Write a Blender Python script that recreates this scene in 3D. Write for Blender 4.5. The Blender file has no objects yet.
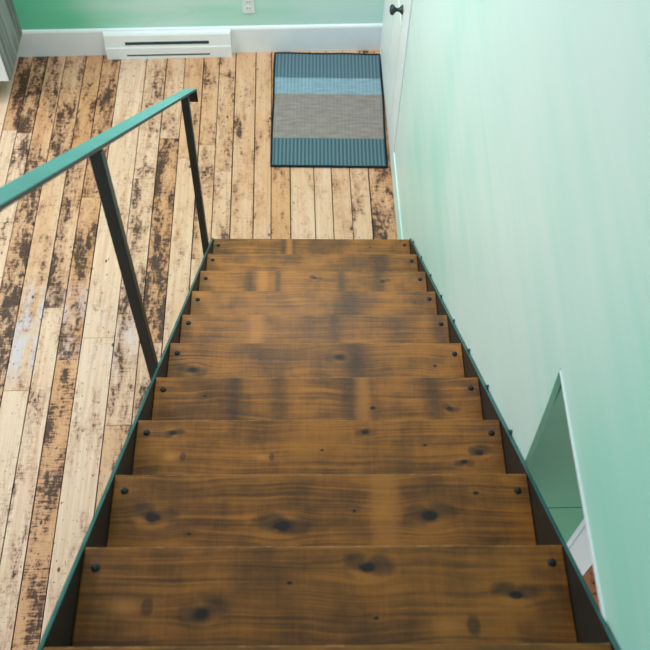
import bpy, bmesh, math, random
from mathutils import Vector, Matrix
PI = math.pi
SC = bpy.context.scene
COL = SC.collection

# ------------------------------------------------------------------ node DSL
def lin(c):
    return c/12.92 if c <= .04045 else ((c+.055)/1.055)**2.4
def S(r, g, b):
    return (lin(r/255), lin(g/255), lin(b/255), 1)

class X:
    """a float (or colour) socket with arithmetic"""
    def __init__(s, m, sock): s.m = m; s.s = sock
    def _b(s, op, o, rev=False):
        n = s.m.t.nodes.new('ShaderNodeMath'); n.operation = op
        a, b = (o, s) if rev else (s, o)
        s.m.put(n.inputs[0], a); s.m.put(n.inputs[1], b)
        return X(s.m, n.outputs[0])
    def __add__(s, o): return s._b('ADD', o)
    __radd__ = __add__
    def __sub__(s, o): return s._b('SUBTRACT', o)
    def __rsub__(s, o): return s._b('SUBTRACT', o, True)
    def __mul__(s, o): return s._b('MULTIPLY', o)
    __rmul__ = __mul__
    def __truediv__(s, o): return s._b('DIVIDE', o)
    def pow(s, o): return s._b('POWER', o)
    def max(s, o): return s._b('MAXIMUM', o)
    def min(s, o): return s._b('MINIMUM', o)
    def fn(s, op):
        n = s.m.t.nodes.new('ShaderNodeMath'); n.operation = op
        s.m.put(n.inputs[0], s); return X(s.m, n.outputs[0])
    def sm(s, lo, hi, a=0., b=1.):
        n = s.m.t.nodes.new('ShaderNodeMapRange'); n.interpolation_type = 'SMOOTHSTEP'; n.clamp = True
        for i, v in enumerate((s, lo, hi, a, b)): s.m.put(n.inputs[i], v)
        return X(s.m, n.outputs[0])

class Mat:
    def __init__(s, name, rough=.6, spec=.4, metal=0.):
        s.mat = bpy.data.materials.new(name); s.mat.use_nodes = True
        s.t = s.mat.node_tree
        s.bsdf = s.t.nodes['Principled BSDF']
        s.bsdf.inputs['Roughness'].default_value = rough
        s.bsdf.inputs['Specular IOR Level'].default_value = spec
        s.bsdf.inputs['Metallic'].default_value = metal
    def put(s, inp, v):
        if isinstance(v, X): s.t.links.new(v.s, inp)
        else: inp.default_value = v
    def pos(s):
        c = s.t.nodes.new('ShaderNodeTexCoord'); p = s.t.nodes.new('ShaderNodeSeparateXYZ')
        s.t.links.new(c.outputs['Object'], p.inputs[0])
        return [X(s, p.outputs[i]) for i in range(3)]
    def vec(s, x, y, z):
        n = s.t.nodes.new('ShaderNodeCombineXYZ')
        for i, v in enumerate((x, y, z)): s.put(n.inputs[i], v)
        return X(s, n.outputs[0])
    def noise(s, x, y, z, detail=3., rough=.55, dist=0.):
        n = s.t.nodes.new('ShaderNodeTexNoise')
        s.put(n.inputs['Vector'], s.vec(x, y, z)); n.inputs['Scale'].default_value = 1
        n.inputs['Detail'].default_value = detail; n.inputs['Roughness'].default_value = rough
        n.inputs['Distortion'].default_value = dist
        return X(s, n.outputs['Fac'])
    def voro(s, x, y, z):
        n = s.t.nodes.new('ShaderNodeTexVoronoi'); s.put(n.inputs['Vector'], s.vec(x, y, z)); n.inputs['Scale'].default_value = 1
        return X(s, n.outputs['Distance'])
    def attr(s, name):
        n = s.t.nodes.new('ShaderNodeAttribute'); n.attribute_name = name
        return X(s, n.outputs['Fac'])
    def mix(s, f, a, b):
        n = s.t.nodes.new('ShaderNodeMix'); n.data_type = 'RGBA'
        s.put(n.inputs[0], f); s.put(n.inputs[6], a); s.put(n.inputs[7], b)
        return X(s, n.outputs[2])
    def color(s, c): s.put(s.bsdf.inputs['Base Color'], c); return s
    def rough(s, r): s.put(s.bsdf.inputs['Roughness'], r); return s
    def bump(s, h, strength=.3, dist=.002):
        n = s.t.nodes.new('ShaderNodeBump'); n.inputs['Strength'].default_value = strength
        n.inputs['Distance'].default_value = dist
        s.put(n.inputs['Height'], h); s.t.links.new(n.outputs[0], s.bsdf.inputs['Normal'])

# ------------------------------------------------------------------ mesh helpers
def add_box(bm, x0, x1, y0, y1, z0, z1):
    v = [bm.verts.new(p) for p in ((x0,y0,z0),(x1,y0,z0),(x1,y1,z0),(x0,y1,z0),(x0,y0,z1),(x1,y0,z1),(x1,y1,z1),(x0,y1,z1))]
    return [bm.faces.new([v[i] for i in f]) for f in ((3,2,1,0),(4,5,6,7),(0,1,5,4),(1,2,6,5),(2,3,7,6),(3,0,4,7))]
def add_prism(bm, pts, x0, x1, axis='x'):
    """pts: polygon in the two other axes; extruded along axis"""
    mk = {'x': lambda a, b, t: (t, a, b), 'y': lambda a, b, t: (a, t, b), 'z': lambda a, b, t: (a, b, t)}[axis]
    A = [bm.verts.new(mk(a, b, x0)) for a, b in pts]; B = [bm.verts.new(mk(a, b, x1)) for a, b in pts]
    n = len(pts)
    bm.faces.new(A); bm.faces.new(B[::-1])
    for i in range(n): bm.faces.new((A[i], B[i], B[(i+1) % n], A[(i+1) % n]))
def add_lathe(bm, prof, seg=24, M=Matrix()):
    """prof: (height, radius) from the base to the tip about local z"""
    rings = []
    for h, r in prof:
        rings.append([bm.verts.new(M @ Vector((r*math.cos(2*PI*i/seg), r*math.sin(2*PI*i/seg), h))) for i in range(seg)] if r > 1e-6 else [bm.verts.new(M @ Vector((0, 0, h)))])
    for a, b in zip(rings, rings[1:]):
        for i in range(seg):
            j = (i+1) % seg
            q = [a[i], a[j], b[j], b[i]] if len(a) > 1 and len(b) > 1 else ([a[i], a[j], b[0]] if len(a) > 1 else [a[0], b[j], b[i]])
            bm.faces.new(q)
    if len(rings[0]) > 1: bm.faces.new(rings[0][::-1])
def obj(name, bm, mat, parent=None, bevel=0., seg=2, smooth=False, loc=None):
    bmesh.ops.recalc_face_normals(bm, faces=bm.faces[:])
    me = bpy.data.meshes.new(name); bm.to_mesh(me); bm.free()
    for m in (mat if isinstance(mat, (list, tuple)) else [mat]): me.materials.append(m.mat if isinstance(m, Mat) else m)
    if smooth:
        for p in me.polygons: p.use_smooth = True
    o = bpy.data.objects.new(name, me); COL.objects.link(o)
    if parent: o.parent = parent
    if loc: o.location = loc
    if bevel:
        b = o.modifiers.new('bevel', 'BEVEL'); b.width = bevel; b.segments = seg; b.limit_method = 'ANGLE'
    return o
def boxes(name, lst, mat, parent=None, **k):
    bm = bmesh.new()
    for b in lst: add_box(bm, *b)
    return obj(name, bm, mat, parent, **k)
def empty(name, loc=(0, 0, 0), rz=0):
    o = bpy.data.objects.new(name, None); COL.objects.link(o); o.location = loc; o.rotation_euler = (0, 0, rz)
    o.empty_display_size = .1
    return o
def tag(o, label, cat, group=None):
    o['label'] = label; o['category'] = cat
    if group: o['group'] = group
    return o
def struct(o, label=None, cat=None):
    o['kind'] = 'structure'
    if label: o['label'] = label
    if cat: o['category'] = cat
    return o

def up_faces(o, lim):
    for p in o.data.polygons:
        if p.normal.z > lim: p.material_index = 1

# ------------------------------------------------------------------ materials
def wash_paint(name, pale, deep, off, lo, hi, sx, sy, sz, tint=(0, 0, 0, 0)):
    """thin weights put light falloff along the wall into the stroked two-tone paint"""
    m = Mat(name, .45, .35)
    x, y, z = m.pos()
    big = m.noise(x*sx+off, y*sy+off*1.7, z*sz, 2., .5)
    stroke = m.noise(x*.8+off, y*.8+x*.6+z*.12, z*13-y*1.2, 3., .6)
    f = (big*.8 + stroke*.2 + x*tint[0] + y*tint[1] + z*tint[2] + tint[3]).sm(lo, hi)  # linear terms paint the room's light falloff into the tone
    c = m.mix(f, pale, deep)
    crack = m.noise(y*.35+3, x*.35, z*1.6+off, 2., .5)
    line = (crack-.52).fn('ABSOLUTE').sm(0., .0022, .1, 0.)
    c = m.mix(line, c, S(120, 160, 150))
    m.color(c)
    m.bump(stroke, .12, .004)
    return m
M_wall_r = wash_paint('mint_wash_light_fade_right', S(210, 232, 228), S(156, 221, 204), 7.3, .36, .66, .8, .8, .6, (0, -.062, 0, -.135))
M_wall_b = wash_paint('mint_wash_light_fade_back', S(198, 234, 226), S(110, 214, 176), 5.1, .36, .62, .7, .7, .5, (-.19, 0, 0, -.2))
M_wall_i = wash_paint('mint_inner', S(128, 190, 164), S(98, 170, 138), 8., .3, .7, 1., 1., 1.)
def plain(name, c, rough=.5, spec=.4, metal=0., var=.06):
    m = Mat(name, rough, spec, metal)
    x, y, z = m.pos()
    n = m.noise(x*9, y*9, z*9, 4.)
    d = tuple(v*(1-var*2) for v in c[:3])+(1,)
    m.color(m.mix(n.sm(.3, .7), d, c))
    return m
M_white = plain('white_trim', S(228, 239, 243), .4, var=.015)
M_door = plain('white_door', S(228, 238, 236), .4, var=.015)
M_heater = plain('heater_enamel', S(230, 241, 243), .3, var=.015)
M_slot = plain('dark_slot', S(36, 62, 68), .6)
M_black = plain('black_hardware', S(26, 48, 52), .35, .5)
M_steel = plain('dark_steel', S(40, 47, 46), .42, .5, .3, .2)
M_steel_rail = plain('steel_painted_sheen', S(94, 166, 164), .38, .5, .2, .06)  # teal reflection coloured onto the dark rail's upward faces
M_string = plain('string_steel', S(38, 36, 33), .5, .35, 0., .1)
M_steel_edge = plain('edge_painted_sheen', S(48, 104, 104), .4, .5, .2, .2)  # reflected wall teal coloured onto the plates' top edges, shared by the tabs
M_bolt = plain('bolt_black', S(30, 36, 38), .5, .3, .0)
M_plate = plain('outlet_plastic', S(226, 238, 236), .35)

def floor_material(name, tan, cream, pink, dark):
    m = Mat(name, .45, .35)
    x, y, z = m.pos()
    tone, burn, seed, blue = m.attr('tone'), m.attr('burn'), m.attr('seed'), m.attr('blue')
    saw_on = m.attr('saw')
    grain = m.noise(x*70+seed*31, y*2.2+seed*17, seed*5, 4., .6)
    cloud = m.noise(x*7+seed*9, y*1.8+seed*23, seed, 3., .55)
    c = m.mix((tone+(cloud-.5)*.9).sm(0., 1.), tan, cream)
    c = m.mix((cloud*.6+grain*.4).sm(.5, .68)*.55, c, pink)
    c = m.mix(grain.sm(.35, .75)*.35, c, S(168, 118, 72))
    # faded blue-white patches of old paint
    bp = m.noise(x*14+seed*3, y*5+seed*3, 4., 4., .65)
    c = m.mix(blue*bp.sm(.40, .58)*(y+.22).fn('ABSOLUTE').sm(.12, .36, .8, 0.), c, S(186, 200, 224))
    # burnt, rough-sawn patches
    patch = m.noise(x*13+seed*41, y*3.4+seed*29, seed*3, 5., .62)
    sawn = m.noise(x*16+seed*7, y*115, seed*11, 3., .6)
    fine = m.noise(x*60+seed*3, y*42+seed*19, seed, 4., .7)
    patch2 = m.noise(x*34+seed*11, y*12+seed*5, seed*7, 5., .68, .6)
    v = patch*.44 + patch2*.26 + sawn*(.12+saw_on*.16) + fine*.2 - saw_on*.085
    th = .600 - burn*.118
    halo = (v-th).sm(-.085, .05)
    core = (v-th).sm(-.006, .060)*(fine*.8+.6).min(1.)
    c = m.mix(halo*.62, c, S(150, 96, 66))
    c = m.mix(core*.9, c, dark)
    speck = m.noise(x*75+seed*5, y*50+seed*77, seed, 2., .5)
    c = m.mix((speck+burn*.05).sm(.685, .73)*.7, c, dark)
    nail = m.voro(x*11+seed*3, y*6.3+seed*8, seed)
    c = m.mix(nail.sm(.05, .085, 1., 0.)*.9, c, S(40, 32, 30))
    m.color(c)
    m.rough(core*.2+.42)
    m.bump(grain*.5+fine*.5-core*.6, .25, .003)
    return m
M_floor = floor_material('barn_board', S(204, 156, 112), S(222, 196, 172), S(220, 174, 148), S(46, 34, 29))
M_floor2 = floor_material('barn_board_red', S(176, 96, 56), S(196, 116, 70), S(180, 96, 60), S(50, 26, 20))
M_gap = plain('floor_gap', S(40, 30, 26), .9, .1)

def tread_material(k, feats, light):
    m = Mat('stained_pine_tread', .42, .35)
    x, y, z = m.pos()
    u, v = x, y*-1.
    sd = k*3.71+1.3
    g = v + (m.noise(u*2.6+sd, v*5, sd, 2.)-.5)*.05
    wob = m.noise(u*30+sd, v*60, sd, 4., .7)-.5
    dark = smear = glow = None
    acc = lambda a, b: b if a is None else a.max(b)
    for kind, fu, fv, s in feats:
        du, dv = u-fu, v-fv
        if kind == 'knot':
            r2 = (du*du)*(1/(s*s)) + (dv*dv)*(1/(s*s*.42))
            e = (r2*-.16).fn('EXPONENT')
            g = g - dv*e*.85
            rr = r2.fn('SQRT') + wob*.9
            dark = acc(dark, rr.sm(.55, 1.1, 1., 0.))
            if s > .0095:
                rn = random.Random(int(fu*9999)+k)
                ringl = rr.sm(1.0, 1.5)*rr.sm(1.7, 2.6, 1., 0.)*.45
                glow = acc(glow, ringl)
                for q in (-1, 1):
                    ax, bx = du-q*s*rn.uniform(.7, 1.5), dv+s*rn.uniform(-.5, .9)
                    w2 = (ax*ax)*(1/(s*s*rn.uniform(1.8, 4.))) + (bx*bx)*(1/(s*s*rn.uniform(.7, 1.4))) + wob*1.5
                    smear = acc(smear, w2.sm(.0, 1.7, rn.uniform(.75, 1.), 0.))
        elif kind == 'arrow':                      # pale eye with a dark V at its right end
            r2 = (du*du)*(1/(s*s*4)) + (dv*dv)*(1/(s*s))
            glow = acc(glow, (r2*-1.2).fn('EXPONENT'))
            d2 = (du-s*2.3)*(1/(s*.7)); q2 = (dv-0.)*(1/(s*1.1))
            dark = acc(dark, (d2*d2+q2*q2+wob*.8).sm(.3, 1.2, .6, 0.))
        elif kind == 'band':
            q = (du*du)*(1/(s*s))+ (dv-.0)*(dv)*30
            smear = acc(smear, (q*-1.+wob*1.4).fn('EXPONENT').min(1.)*.8)
        elif kind == 'glow':
            q = (du*du)*(1/(s*s))
            glow = acc(glow, (q*q*-1.+wob*.5).fn('EXPONENT').min(1.)*.7)
    grain = m.noise(u*3.+sd*2, g*150, sd, 5., .62)
    ring = m.noise(u*.9+sd, g*62, sd*1.3, 3., .55)
    sawn = m.noise(u*210, v*7+sd, sd, 3., .6)
    stain = m.noise(u*6.5+sd*3, v*7+sd, sd, 4., .6)
    t = grain*.45 + ring*.20 + sawn*.09 + stain*.52 - .135
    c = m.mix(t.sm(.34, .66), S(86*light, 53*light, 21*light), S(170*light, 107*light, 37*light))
    tint = (m.noise(u*1.6+sd, g*120, sd*.7, 3., .5)-.5).fn('ABSOLUTE').sm(0., .02, .3, 0.)
    c = m.mix(tint, c, S(74*light, 45*light, 22*light))
    if glow is not None: c = m.mix(glow*.6, c, S(196*light, 128*light, 58*light))
    band = m.noise(u*16+sd*5, v*1.2, sd, 2., .5)
    c = m.mix(band.sm(.56, .72)*.22, c, S(70, 44, 26))
    if smear is not None: c = m.mix(smear*.8, c, S(40, 28, 20))
    if dark is not None: c = m.mix(dark*.97, c, S(24, 18, 17))
    # worn pale chips along the nosing
    chip = m.noise(u*38+sd, 0., sd, 3., .7)
    c = m.mix((v.sm(.0, .0035, 1., 0.))*chip.sm(.5, .62)*.55, c, S(206, 160, 104))
    m.color(c)
    m.rough(grain*.2+.36)
    m.bump(grain*.6+sawn*.4, .22, .0015)
    return m

def rug_material():
    m = Mat('woven_rug', .95, .1)
    x, y, z = m.pos()
    h = .465
    rib = ((x*2*PI/.021).fn('SINE')*.5+.5)
    weft = ((y*2*PI/.009).fn('SINE')*.5+.5)
    n = m.noise(x*230, y*230, 0., 2., .6)
    n2 = m.noise(x*12, y*60, 0., 3., .6)
    slate = m.mix((rib*.45+n*.55).sm(.2, .85), S(70, 96, 106), S(104, 132, 144))
    teal = m.mix((rib*.45+n*.55).sm(.2, .85), S(58, 84, 92), S(98, 128, 137))
    blue = m.mix((n*.6+n2*.4+rib*.1).sm(.3, .75), S(96, 130, 148), S(146, 174, 186))
    grey = m.mix((n*.6+n2*.3+weft*.1).sm(.3, .7), S(98, 96, 94), S(164, 156, 150))
    def step(e): return y.sm(e-.003, e+.003)
    c = m.mix(step(-.245), teal, grey)
    c = m.mix(step(.112), c, blue)
    c = m.mix(step(.247), c, slate)
    m.color(c)
    m.bump(rib*.6+weft*.4, .5, .004)
    return m
M_rug = rug_material()
M_rug_edge = plain('rug_binding', S(30, 44, 50), .95, .1, 0., .2)
def greywood():
    m = Mat('grey_barn_wood', .7, .2)
    x, y, z = m.pos()
    g = m.noise(x*60, y*60, z*2.5, 4., .6)
    p = m.noise(x*14, y*14, z*1.2, 3., .6)
    m.color(m.mix((g*.5+p*.5).sm(.36, .66), S(86, 92, 90), S(150, 156, 152)))
    m.bump(g, .3, .003)
    return m
M_grey = greywood()

# ------------------------------------------------------------------ floor
random.seed(11)
SEAMS = [-2.92,-2.80,-2.69,-2.58,-2.46,-2.35,-2.24,-2.12,-2.02,-1.91,-1.80,-1.70,-1.617,-1.53,-1.422,-1.302,-1.203,-1.097,-.942,-.822,-.713,-.602,-.508,-.412,-.293,-.200,-.097,.032,.127,.228,.331,.462]
# per column (by its left seam): joints (y) then for every segment (tone, burn, saw, blue)
SPEC = {
 -1.80: ([.4, -.9], [(.8,.15,0,0),(.6,.4,0,0),(.7,.3,0,0)]),
 -1.70: ([1.12, -.6], [(.3,.95,0,0),(.8,.2,0,0),(.7,.3,0,0)]),
 -1.617: ([1.1, .45], [(.4,.95,0,0),(.8,.55,0,0),(.7,.35,0,0)]),
 -1.53: ([.72, -1.0], [(.3,.62,0,0),(.5,.92,0,0),(.8,.3,0,0)]),
 -1.422: ([.85, -.55], [(.4,.8,0,0),(.55,.32,0,.7),(.95,.2,0,0)]),
 -1.302: ([.95, -.09], [(.2,.68,0,0),(.45,.72,0,.35),(.85,.42,0,0)]),
 -1.203: ([.62, -.387], [(.2,.75,0,0),(.15,.85,0,.5),(.0,.66,1,0)]),
 -1.097: ([-.268], [(.75,.08,0,.12),(.9,.1,0,.12)]),
 -.942: ([.75, -.735], [(.6,.5,0,0),(.65,.6,0,.35),(.45,.55,0,0)]),
 -.822: ([1.05, -.3], [(.5,.4,0,0),(.2,.9,0,0),(.6,.4,0,0)]),
 -.713: ([.9], [(.3,.3,0,0),(.6,.2,0,0)]),
 -.602: ([1.0, .2], [(.35,.5,0,0),(.45,.52,0,0),(.6,.3,0,0)]),
 -.508: ([.8], [(.4,.5,0,0),(.55,.42,0,0)]),
 -.412: ([-.9], [(.42,.3,0,0),(.5,.2,0,0)]),
 -.293: ([-.6], [(.42,.22,0,0),(.45,.2,0,0)]),
 -.200: ([-.5], [(.12,.28,0,0),(.35,.2,0,0)]),
 -.097: ([-.8], [(.5,.2,0,0),(.6,.2,0,0)]),
 .032: ([-1.1], [(.55,.15,0,0),(.5,.2,0,0)]),
 .127: ([-.7], [(.5,.42,0,0),(.5,.2,0,0)]),
 .228: ([-.55], [(.45,.32,0,0),(.5,.2,0,0)]),
 .331: ([-.35], [(.2,.75,0,0),(.5,.3,0,0)]),
}
def plank_floor(name, seams, spec, y0, y1, mats, gap=.0052, depth=.014):
    bm = bmesh.new()
    L = {k: bm.faces.layers.float.new(k) for k in ('tone', 'burn', 'seed', 'saw', 'blue')}
    for a, b in zip(seams, seams[1:]):
        js, segs = spec.get(a, (None, None))
        if js is None:
            js = sorted([random.uniform(y0+.3, y1-.3) for _ in range(2)], reverse=True)
            segs = [(random.random(), random.choice((.15, .3, .45, .7)), 0, 0) for _ in range(3)]
        ys = [y1]+list(js)+[y0]
        for (t, bu, sw, bl), ya, yb in zip(segs, ys, ys[1:]):
            j = random.uniform(-.0008, .0008)
            fs = add_box(bm, a+gap/2+j, b-gap/2+j, yb+.0012, ya-.0012, -depth, random.uniform(-.0006, .0006))
            sdv = random.random()
            for f in fs:
                f[L['tone']], f[L['burn']], f[L['seed']], f[L['saw']], f[L['blue']] = t, bu, sdv, sw, bl
    n = len(bm.faces)
    fs = add_box(bm, seams[0], seams[-1], y0, y1, -.08, -depth+.004)
    for f in fs: f.material_index = 1
    return obj(name, bm, mats)
struct(plank_floor('floor', SEAMS, SPEC, -3.2, 1.80, [M_floor, M_gap]))
S2 = [.462+.1*i for i in range(17)]
struct(plank_floor('floor_side_room', S2, {}, -3.2, 1.80, [M_floor2, M_gap]))

# ------------------------------------------------------------------ back wall (very slightly out of square)
bw = (.46, 1.784, 0); ba = .0256
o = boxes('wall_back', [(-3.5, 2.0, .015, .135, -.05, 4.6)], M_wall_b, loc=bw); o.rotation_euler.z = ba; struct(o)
bm = bmesh.new(); add_prism(bm, [(.015, 0), (0, 0), (0, .168), (.004, .178), (.015, .184)], -3.4, .002)
o = obj('baseboard_back', bm, M_white, loc=bw); o.rotation_euler.z = ba; struct(o)

# white baseboard register
h = empty('baseboard_heater', (-.806, bw[1]-.0256*1.266, 0), ba)
tag(h, 'low white metal baseboard heater with two dark slots against the back wall', 'heater')
bm = bmesh.new(); add_prism(bm, [(-.001, 0), (-.040, 0), (-.038, .078), (-.034, .084), (-.026, .160), (-.018, .172), (-.001, .176)], -.365, .365)
obj('casing', bm, M_heater, h, bevel=.002)
for z0, z1, ya, yb, t in ((.100, .118, -.0337, -.0303, .24), (.024, .033, -.0402, -.0385, .24)):
    bm = bmesh.new()
    add_prism(bm, [(ya-.0006, z0), (yb-.0012, z1), (yb+.004, z1), (ya+.004, z0)], -t-.01, t)
    obj('slot', bm, M_slot, h)
for sx in (-1, 1):
    bm = bmesh.new(); add_prism(bm, [(-.001, 0), (-.0415, 0), (-.0395, .079), (-.0355, .085), (-.0275, .161), (-.019, .1735), (-.001, .1775)], sx*.365-.004, sx*.365+.004)
    obj('end_cap', bm, M_heater, h)

# wall outlet plate
oe = empty('wall_outlet', (bw[0]-.783, bw[1]-.0256*.783+.015, .332), ba)
tag(oe, 'white outlet plate on the green back wall above the baseboard', 'outlet')
boxes('cover_plate', [(-.035, .035, -.006, 0, -.058, .058)], M_plate, oe, bevel=.003)
for zz in (-.021, .021):
    s = boxes('receptacle', [(-.016, .016, -.0085, -.005, zz-.014, zz+.014)], M_plate, oe, bevel=.004)
    boxes('socket_slot', [(-.008, -.005, -.0092, -.008, zz-.004, zz+.006), (.005, .008, -.0092, -.008, zz-.004, zz+.006)], M_slot, s)

# grey barn-wood cabinet in the corner
cb = empty('cabinet', (-1.86, 1.54, 0), .0)
tag(cb, 'tall cabinet with grey wood side and white front board in the far corner', 'cabinet')
boxes('side_panel', [(.203, .225, -.215, .19, .18, 1.9)], M_grey, cb, bevel=.0015)
boxes('front_board', [(-.26, .214, -.228, -.2155, .182, 1.9)], M_white, cb, bevel=.0015)
boxes('bottom_board', [(-.26, .2025, -.215, .19, .19, .21)], M_grey, cb)
boxes('plinth', [(-.26, .06, -.05, .19, .0, .19)], M_grey, cb)
boxes('top_board', [(-.26, .23, -.23, .19, 1.901, 1.925)], M_grey, cb, bevel=.002)

# ------------------------------------------------------------------ right wall with the passage under the loft
XW, YJ, ZH = .462, -1.736, 2.145
def bend(bm):      # the old wall runs very slightly out of line beside the stairs
    for v in bm.verts: v.co.x += .0173*min(v.co.y, 0)
bm = bmesh.new()
jamb = [(-1.736, ZH), (-1.750, 2.03), (-1.760, 1.909), (-1.769, 1.787), (-1.774, 1.6), (-1.774, -.02)]
add_box(bm, XW, XW+.11, 0, 1.80, -.02, 4.6)
add_prism(bm, [(0, -.02), (0, 4.6), (-4.2, 4.6), (-4.2, ZH)]+jamb, XW, XW+.013)
add_prism(bm, [(0, -.02), (0, 4.6), (-4.2, 4.6), (-4.2, ZH), (YJ, ZH), (YJ, -.02)], XW+.013, XW+.11)
bend(bm)
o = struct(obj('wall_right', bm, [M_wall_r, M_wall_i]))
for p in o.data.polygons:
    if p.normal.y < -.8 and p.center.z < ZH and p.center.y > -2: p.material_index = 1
bm = bmesh.new(); add_prism(bm, [(-4.2, ZH-.011), (-4.2, ZH+.001), (YJ-.006, ZH+.001), (YJ-.006, ZH-.002), (-1.88, ZH-.008), (-2.2, ZH-.011)], XW-.003, XW+.016)
bend(bm)
struct(obj('trim_1', bm, M_white, bevel=.0015))
# wall turning the corner into the side room, with a board joint and a deeper upper board
bm = bmesh.new()
xa = XW-.015
add_box(bm, xa, .684, YJ-.012, YJ+.10, 1.742, 2.7)
add_box(bm, xa, .684, YJ-.006, YJ+.10, 1.438, 1.742)
add_box(bm, xa, .684, YJ+.002, YJ+.10, 1.432, 1.438)
add_box(bm, xa, .684, YJ-.006, YJ+.10, -.02, 1.432)
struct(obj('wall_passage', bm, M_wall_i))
bm = bmesh.new()
add_box(bm, .700, .803, YJ-.014, YJ+.11, 0, 2.1); add_box(bm, .684, .700, YJ-.008, YJ+.11, 0, 2.1)
struct(obj('trim_3', bm, M_white, bevel=.002))
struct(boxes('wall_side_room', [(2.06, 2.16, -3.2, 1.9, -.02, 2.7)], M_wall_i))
struct(boxes('ceiling_side_room', [(XW+.11, 2.16, -3.2, 1.8, 2.7, 2.8)], M_white))

# white door beside the rug
dy0, dy1 = .89, 1.70
d = boxes('door_1', [(XW-.006, XW+.004, dy0, dy1, .008, 2.04)], M_door, bevel=.002); struct(d)
for (a, b, c, e) in ((dy0+.11, dy0+.36, .15, .80), (dy0+.45, dy0+.70, .15, .80), (dy0+.11, dy0+.36, 1.0, 1.9), (dy0+.45, dy0+.70, 1.0, 1.9)):
    boxes('panel', [(XW-.009, XW-.005, a, b, c, e)], M_door, d, bevel=.003)
bm = bmesh.new()
add_lathe(bm, [(0, .024), (.004, .023), (.010, .018), (.018, .010), (.030, .009), (.037, .013), (.043, .022), (.051, .026), (.058, .024), (.063, .014), (.064, 0)], 24, Matrix.Translation((XW-.006, 1.022, .872)) @ Matrix.Rotation(-PI/2, 4, 'Y'))
k = obj('door_knob', bm, M_black, d, smooth=True); k['label'] = 'black door knob'
struct(boxes('trim_4', [(XW-.007, XW+.001, .80, dy0-.004, 0, 2.13), (XW-.007, XW+.001, dy0-.004, dy1+.004, 2.045, 2.13), (XW-.007, XW+.001, dy1+.004, 1.76, 0, 2.13)], M_white, bevel=.003))
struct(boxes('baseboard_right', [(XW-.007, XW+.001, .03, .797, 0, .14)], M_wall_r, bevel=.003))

# ------------------------------------------------------------------ rug
rg = empty('rug', (.127, 1.28, .0), -.024)
tag(rg, 'small woven rug striped dark teal, grey and light blue on the plank floor', 'rug')
bm = bmesh.new()
NX, NY = 26, 36
hw, hl = .317, .460
grid = [[None]*(NY+1) for _ in range(NX+1)]
random.seed(5)
for i in range(NX+1):
    for j in range(NY+1):
        xx = -hw+2*hw*i/NX; yy = -hl+2*hl*j/NY
        wob = .0025*math.sin(xx*19)*(j/NY) + .002*math.sin(yy*13+1)
        grid[i][j] = bm.verts.new((xx+wob*.6*(1 if abs(xx) > .2 else .3), yy+wob, .0085+.0008*math.sin(xx*21+yy*9)))
for i in range(NX):
    for j in range(NY): bm.faces.new((grid[i][j], grid[i+1][j], grid[i+1][j+1], grid[i][j+1]))
edge = [grid[i][0].co.copy() for i in range(NX+1)]+[grid[NX][j].co.copy() for j in range(1, NY+1)]+[grid[i][NY].co.copy() for i in range(NX-1, -1, -1)]+[grid[0][j].co.copy() for j in range(NY-1, 0, -1)]
r = bmesh.ops.extrude_face_region(bm, geom=bm.faces[:])
for v in r['geom']:
    if isinstance(v, bmesh.types.BMVert): v.co.z -= .0065
obj('woven_field', bm, M_rug, rg, smooth=False)
def tube(bm, pts, rad, closed=True, seg=8):
    n = len(pts); rings = []
    for i, p in enumerate(pts):
        a = pts[i-1] if (closed or i) else p; b = pts[(i+1) % n] if (closed or i < n-1) else p
        t = (b-a).normalized(); up = Vector((0, 0, 1)) if abs(t.z) < .9 else Vector((1, 0, 0)); s = t.cross(up).normalized(); w = s.cross(t)
        rings.append([bm.verts.new(p+s*rad*math.cos(2*PI*q/seg)+w*rad*math.sin(2*PI*q/seg)) for q in range(seg)])
    for i in range(n if closed else n-1):
        A, B = rings[i], rings[(i+1) % n]
        for q in range(seg): bm.faces.new((A[q], A[(q+1) % seg], B[(q+1) % seg], B[q]))
bm = bmesh.new(); tube(bm, [p+Vector((0, 0, -.001)) for p in edge], .0062)
obj('binding', bm, M_rug_edge, rg, smooth=True)
bm = bmesh.new(); tube(bm, [Vector((hw-.035, hl+.002, .009)), Vector((hw-.037, hl+.012, .010)), Vector((hw-.033, hl+.022, .011)), Vector((hw-.034, hl+.03, .010))], .002, False)
obj('loose_thread', bm, M_rug_edge, rg)

# ------------------------------------------------------------------ staircase
FZ = .4
RISE, RUN = .178487, .226347
st = empty('staircase', (0, 0, 0), -.0173)
tag(st, 'steep open staircase of stained pine treads between dark steel side plates', 'staircase')
sl = RISE/RUN
def string_poly():
    yt = -RUN*11.2
    return [(.006, FZ-.001), (.006, 0), (-.30, 0), (-.30, FZ+.3*sl-.34), (yt, FZ-yt*sl-.34), (yt, FZ-yt*sl-.001)]
for sx in (-1, 1):
    bm = bmesh.new(); x0, x1 = sorted((sx*.4515, sx*.4595))
    add_prism(bm, string_poly(), x0, x1)
    s = obj('side_plate', bm, [M_string, M_steel_edge], st, bevel=.001); up_faces(s, .3)
    for k in range(0, 8):      # little welded tabs standing up on the plate beside each tread
        y0 = -RUN*k-.045
        bm = bmesh.new(); zt = lambda yy: FZ-yy*sl-.003
        xa, xb = sorted((sx*.4568, sx*.4594))
        add_prism(bm, [(y0, zt(y0)), (y0-.024, zt(y0-.024)), (y0-.02, zt(y0-.02)+.024 if sx > 0 else zt(y0-.02)+.008)], xa, xb)
        obj('weld_tab', bm, M_steel_edge, s)
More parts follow.
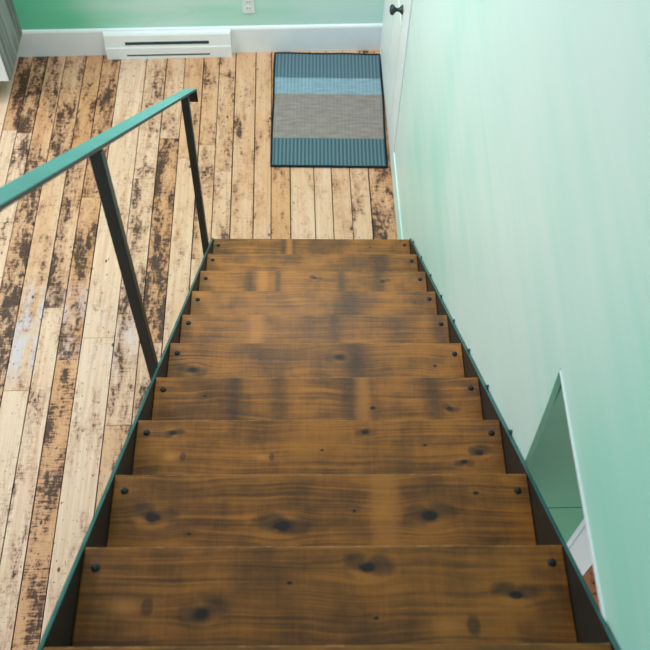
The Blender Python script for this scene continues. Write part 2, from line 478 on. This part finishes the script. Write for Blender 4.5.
FE = {
 10: [('knot', .1, .1, .02)],
 9: [('knot', .078, .043, .017), ('knot', -.224, .126, .016), ('knot', .35, .095, .015), ('arrow', -.365, .113, .018), ('knot', -.066, .07, .006), ('arrow', .22, .15, .02), ('knot', .09, .135, .006)],
 8: [('knot', -.361, .099, .019), ('knot', -.086, .118, .021), ('knot', .23, .097, .020), ('knot', .334, .045, .008), ('knot', .068, .085, .005), ('glow', .135, .09, .032), ('knot', -.28, .135, .005)],
 7: [('knot', -.361, .036, .010), ('knot', .112, .034, .011), ('knot', .391, .092, .013), ('arrow', -.14, .101, .010), ('knot', .005, .083, .005), ('knot', .258, .07, .006), ('arrow', -.36, .10, .012), ('knot', .35, .115, .010)],
 6: [('band', .088, .063, .028), ('knot', .15, .097, .009), ('band', -.229, .041, .022), ('band', .319, .047, .03), ('band', -.11, .07, .03), ('glow', .12, .06, .022), ('knot', -.31, .06, .007), ('knot', .36, .10, .010)],
 5: [('knot', -.373, .097, .017), ('knot', .072, .051, .016), ('knot', .362, .083, .008), ('band', .12, .09, .04), ('knot', -.17, .06, .004)],
 4: [('band', .064, .03, .025), ('glow', -.202, .054, .03), ('band', .42, .05, .03)],
 3: [('knot', .371, .048, .006), ('band', .132, .053, .05)],
 2: [('band', .262, .043, .03), ('knot', .275, .05, .012), ('knot', .007, .035, .010), ('band', -.14, .045, .014), ('band', -.25, .045, .018), ('band', .112, .034, .016), ('glow', -.2, .04, .02)],
 1: [('knot', .268, .043, .006), ('band', .3, .03, .04)],
 0: [('glow', -.10, .048, .016), ('band', -.13, .04, .012), ('band', -.082, .06, .01), ('knot', .267, .05, .006)],
}
bolt_me = None
for k in range(11):
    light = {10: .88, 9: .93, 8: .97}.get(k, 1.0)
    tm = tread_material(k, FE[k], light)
    bm = bmesh.new(); add_box(bm, -.4505, .4505, -.275, 0, -.04, 0)
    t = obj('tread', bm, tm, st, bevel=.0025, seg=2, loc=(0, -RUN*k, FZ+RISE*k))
    for sx in (-1, 1):
        for vy in (-.037, -.235):
            if bolt_me is None:
                bm = bmesh.new(); add_lathe(bm, [(-.002, .0082), (.0008, .0082), (.003, .0066), (.0042, .0035), (.0045, 0)], 20)
                b = obj('screw', bm, M_bolt, t, smooth=True); bolt_me = b.data
            else:
                b = bpy.data.objects.new('screw', bolt_me); COL.objects.link(b); b.parent = t
            b.location = (sx*.4255, vy+.003*math.sin(k*2.1+sx), 0)
# handrail: flat bar on square posts welded outside the left plate
XP = -.4735
rail_h = lambda y: FZ + 0.0 - y*sl + RAIL
RAIL = .878
hr = None
bm = bmesh.new()
w, th = .0225, .009
n = math.hypot(1, sl); dy, dz = -1/n, sl/n     # up-slope direction
def strip(path):
    prev = None
    for i, (yy, zz) in enumerate(path):
        a = path[max(i-1, 0)]; b = path[min(i+1, len(path)-1)]
        ty, tz = b[0]-a[0], b[1]-a[1]; l = math.hypot(ty, tz); ny, nz = -tz/l*-1, ty/l*-1
        ring = [bm.verts.new((XP+sx*w, yy+ny*q, zz+nz*q)) for sx, q in ((-1, 0), (1, 0), (1, -th), (-1, -th))]
        if prev:
            for q in range(4): bm.faces.new((prev[q], prev[(q+1) % 4], ring[(q+1) % 4], ring[q]))
        else: bm.faces.new(ring[::-1])
        prev = ring
    bm.faces.new(prev)
ye = .075
path = [(-2.62, rail_h(-2.62))]
path += [(ye-.03, rail_h(ye-.03))]
y0, z0 = path[-1]
ang0 = math.atan2(-sl, 1)
rad = .016
cy, cz = y0-rad*math.cos(ang0+PI/2), z0-rad*math.sin(ang0+PI/2)
for q in range(1, 7):
    a = (ang0+PI/2)+(-PI/2-ang0)*q/6
    path.append((cy+rad*math.cos(a), cz+rad*math.sin(a)))
path.append((path[-1][0], path[-1][1]-.050))
strip(path)
hr = obj('handrail', bm, [M_steel, M_steel_rail], st, bevel=.001); up_faces(hr, .3)
hr['label'] = 'flat dark steel handrail with turned-down end'
for yp in (-.105, -1.284, -2.55):
    bm = bmesh.new(); a = .0138
    zb = FZ-yp*sl-.10
    add_prism(bm, [(yp-a, zb), (yp+a, zb), (yp+a, rail_h(yp+a)-th*n), (yp-a, rail_h(yp-a)-th*n)], XP-a, XP+a)
    pobj = obj('post', bm, M_steel, hr, bevel=.0012)

# ------------------------------------------------------------------ light
w_ = bpy.data.worlds.new('World'); SC.world = w_; w_.use_nodes = True
bg = w_.node_tree.nodes['Background']; bg.inputs[0].default_value = (.93, 1., 1.02, 1); bg.inputs[1].default_value = .62
def area(name, loc, target, sx, sy, power, col=(1, 1, 1)):
    l = bpy.data.lights.new(name, 'AREA'); l.shape = 'RECTANGLE'; l.size = sx; l.size_y = sy; l.energy = power; l.color = col
    o = bpy.data.objects.new(name, l); COL.objects.link(o); o.location = loc
    o.rotation_euler = (Vector(target)-Vector(loc)).to_track_quat('-Z', 'Y').to_euler()
    return o
area('window_light', (-3.0, .4, 3.1), (.4, .5, .8), 1.6, 1.8, 88, (1., .985, .96))
area('corner_fill', (-.1, .9, 3.6), (.05, 1.1, 0), .7, .7, 40, (1., .99, .97))  # added unseen overhead fill that whitens the back right corner
area('side_room_fill', (1.4, -.6, 2.4), (1.2, -1.4, 0), .6, .6, 12, (1, .95, .9))  # added unseen fill so the side room floor is lit
area('passage_fill', (1.0, -2.7, .7), (.7, -1.7, .6), .3, .3, 2.6, (1, .98, .95))  # added low fill that brightens the passage wall toward its foot

# ------------------------------------------------------------------ camera
cam = bpy.data.cameras.new('camera'); co = bpy.data.objects.new('camera', cam); COL.objects.link(co)
F, PIT, YAW, ROL = 907.4268, .985903, .063106, .039558
fw = Vector((math.sin(YAW)*math.cos(PIT), math.cos(YAW)*math.cos(PIT), -math.sin(PIT)))
rt = Vector((math.cos(YAW), -math.sin(YAW), 0)); up = rt.cross(fw)
r2 = rt*math.cos(ROL)+up*math.sin(ROL); u2 = -rt*math.sin(ROL)+up*math.cos(ROL)
mw = Matrix((r2, u2, -fw)).transposed().to_4x4(); mw.translation = Vector((-.0896, -2.63253, 3.263553+FZ))
co.matrix_world = mw
cam.sensor_width = 36; cam.sensor_fit = 'HORIZONTAL'; cam.lens = F*36/650
cam.clip_start = .05
cam.dof.use_dof = True; cam.dof.focus_distance = 3.1; cam.dof.aperture_fstop = 6.0
SC.camera = co
SC.view_settings.view_transform = 'Standard'
SC.view_settings.look = 'None'
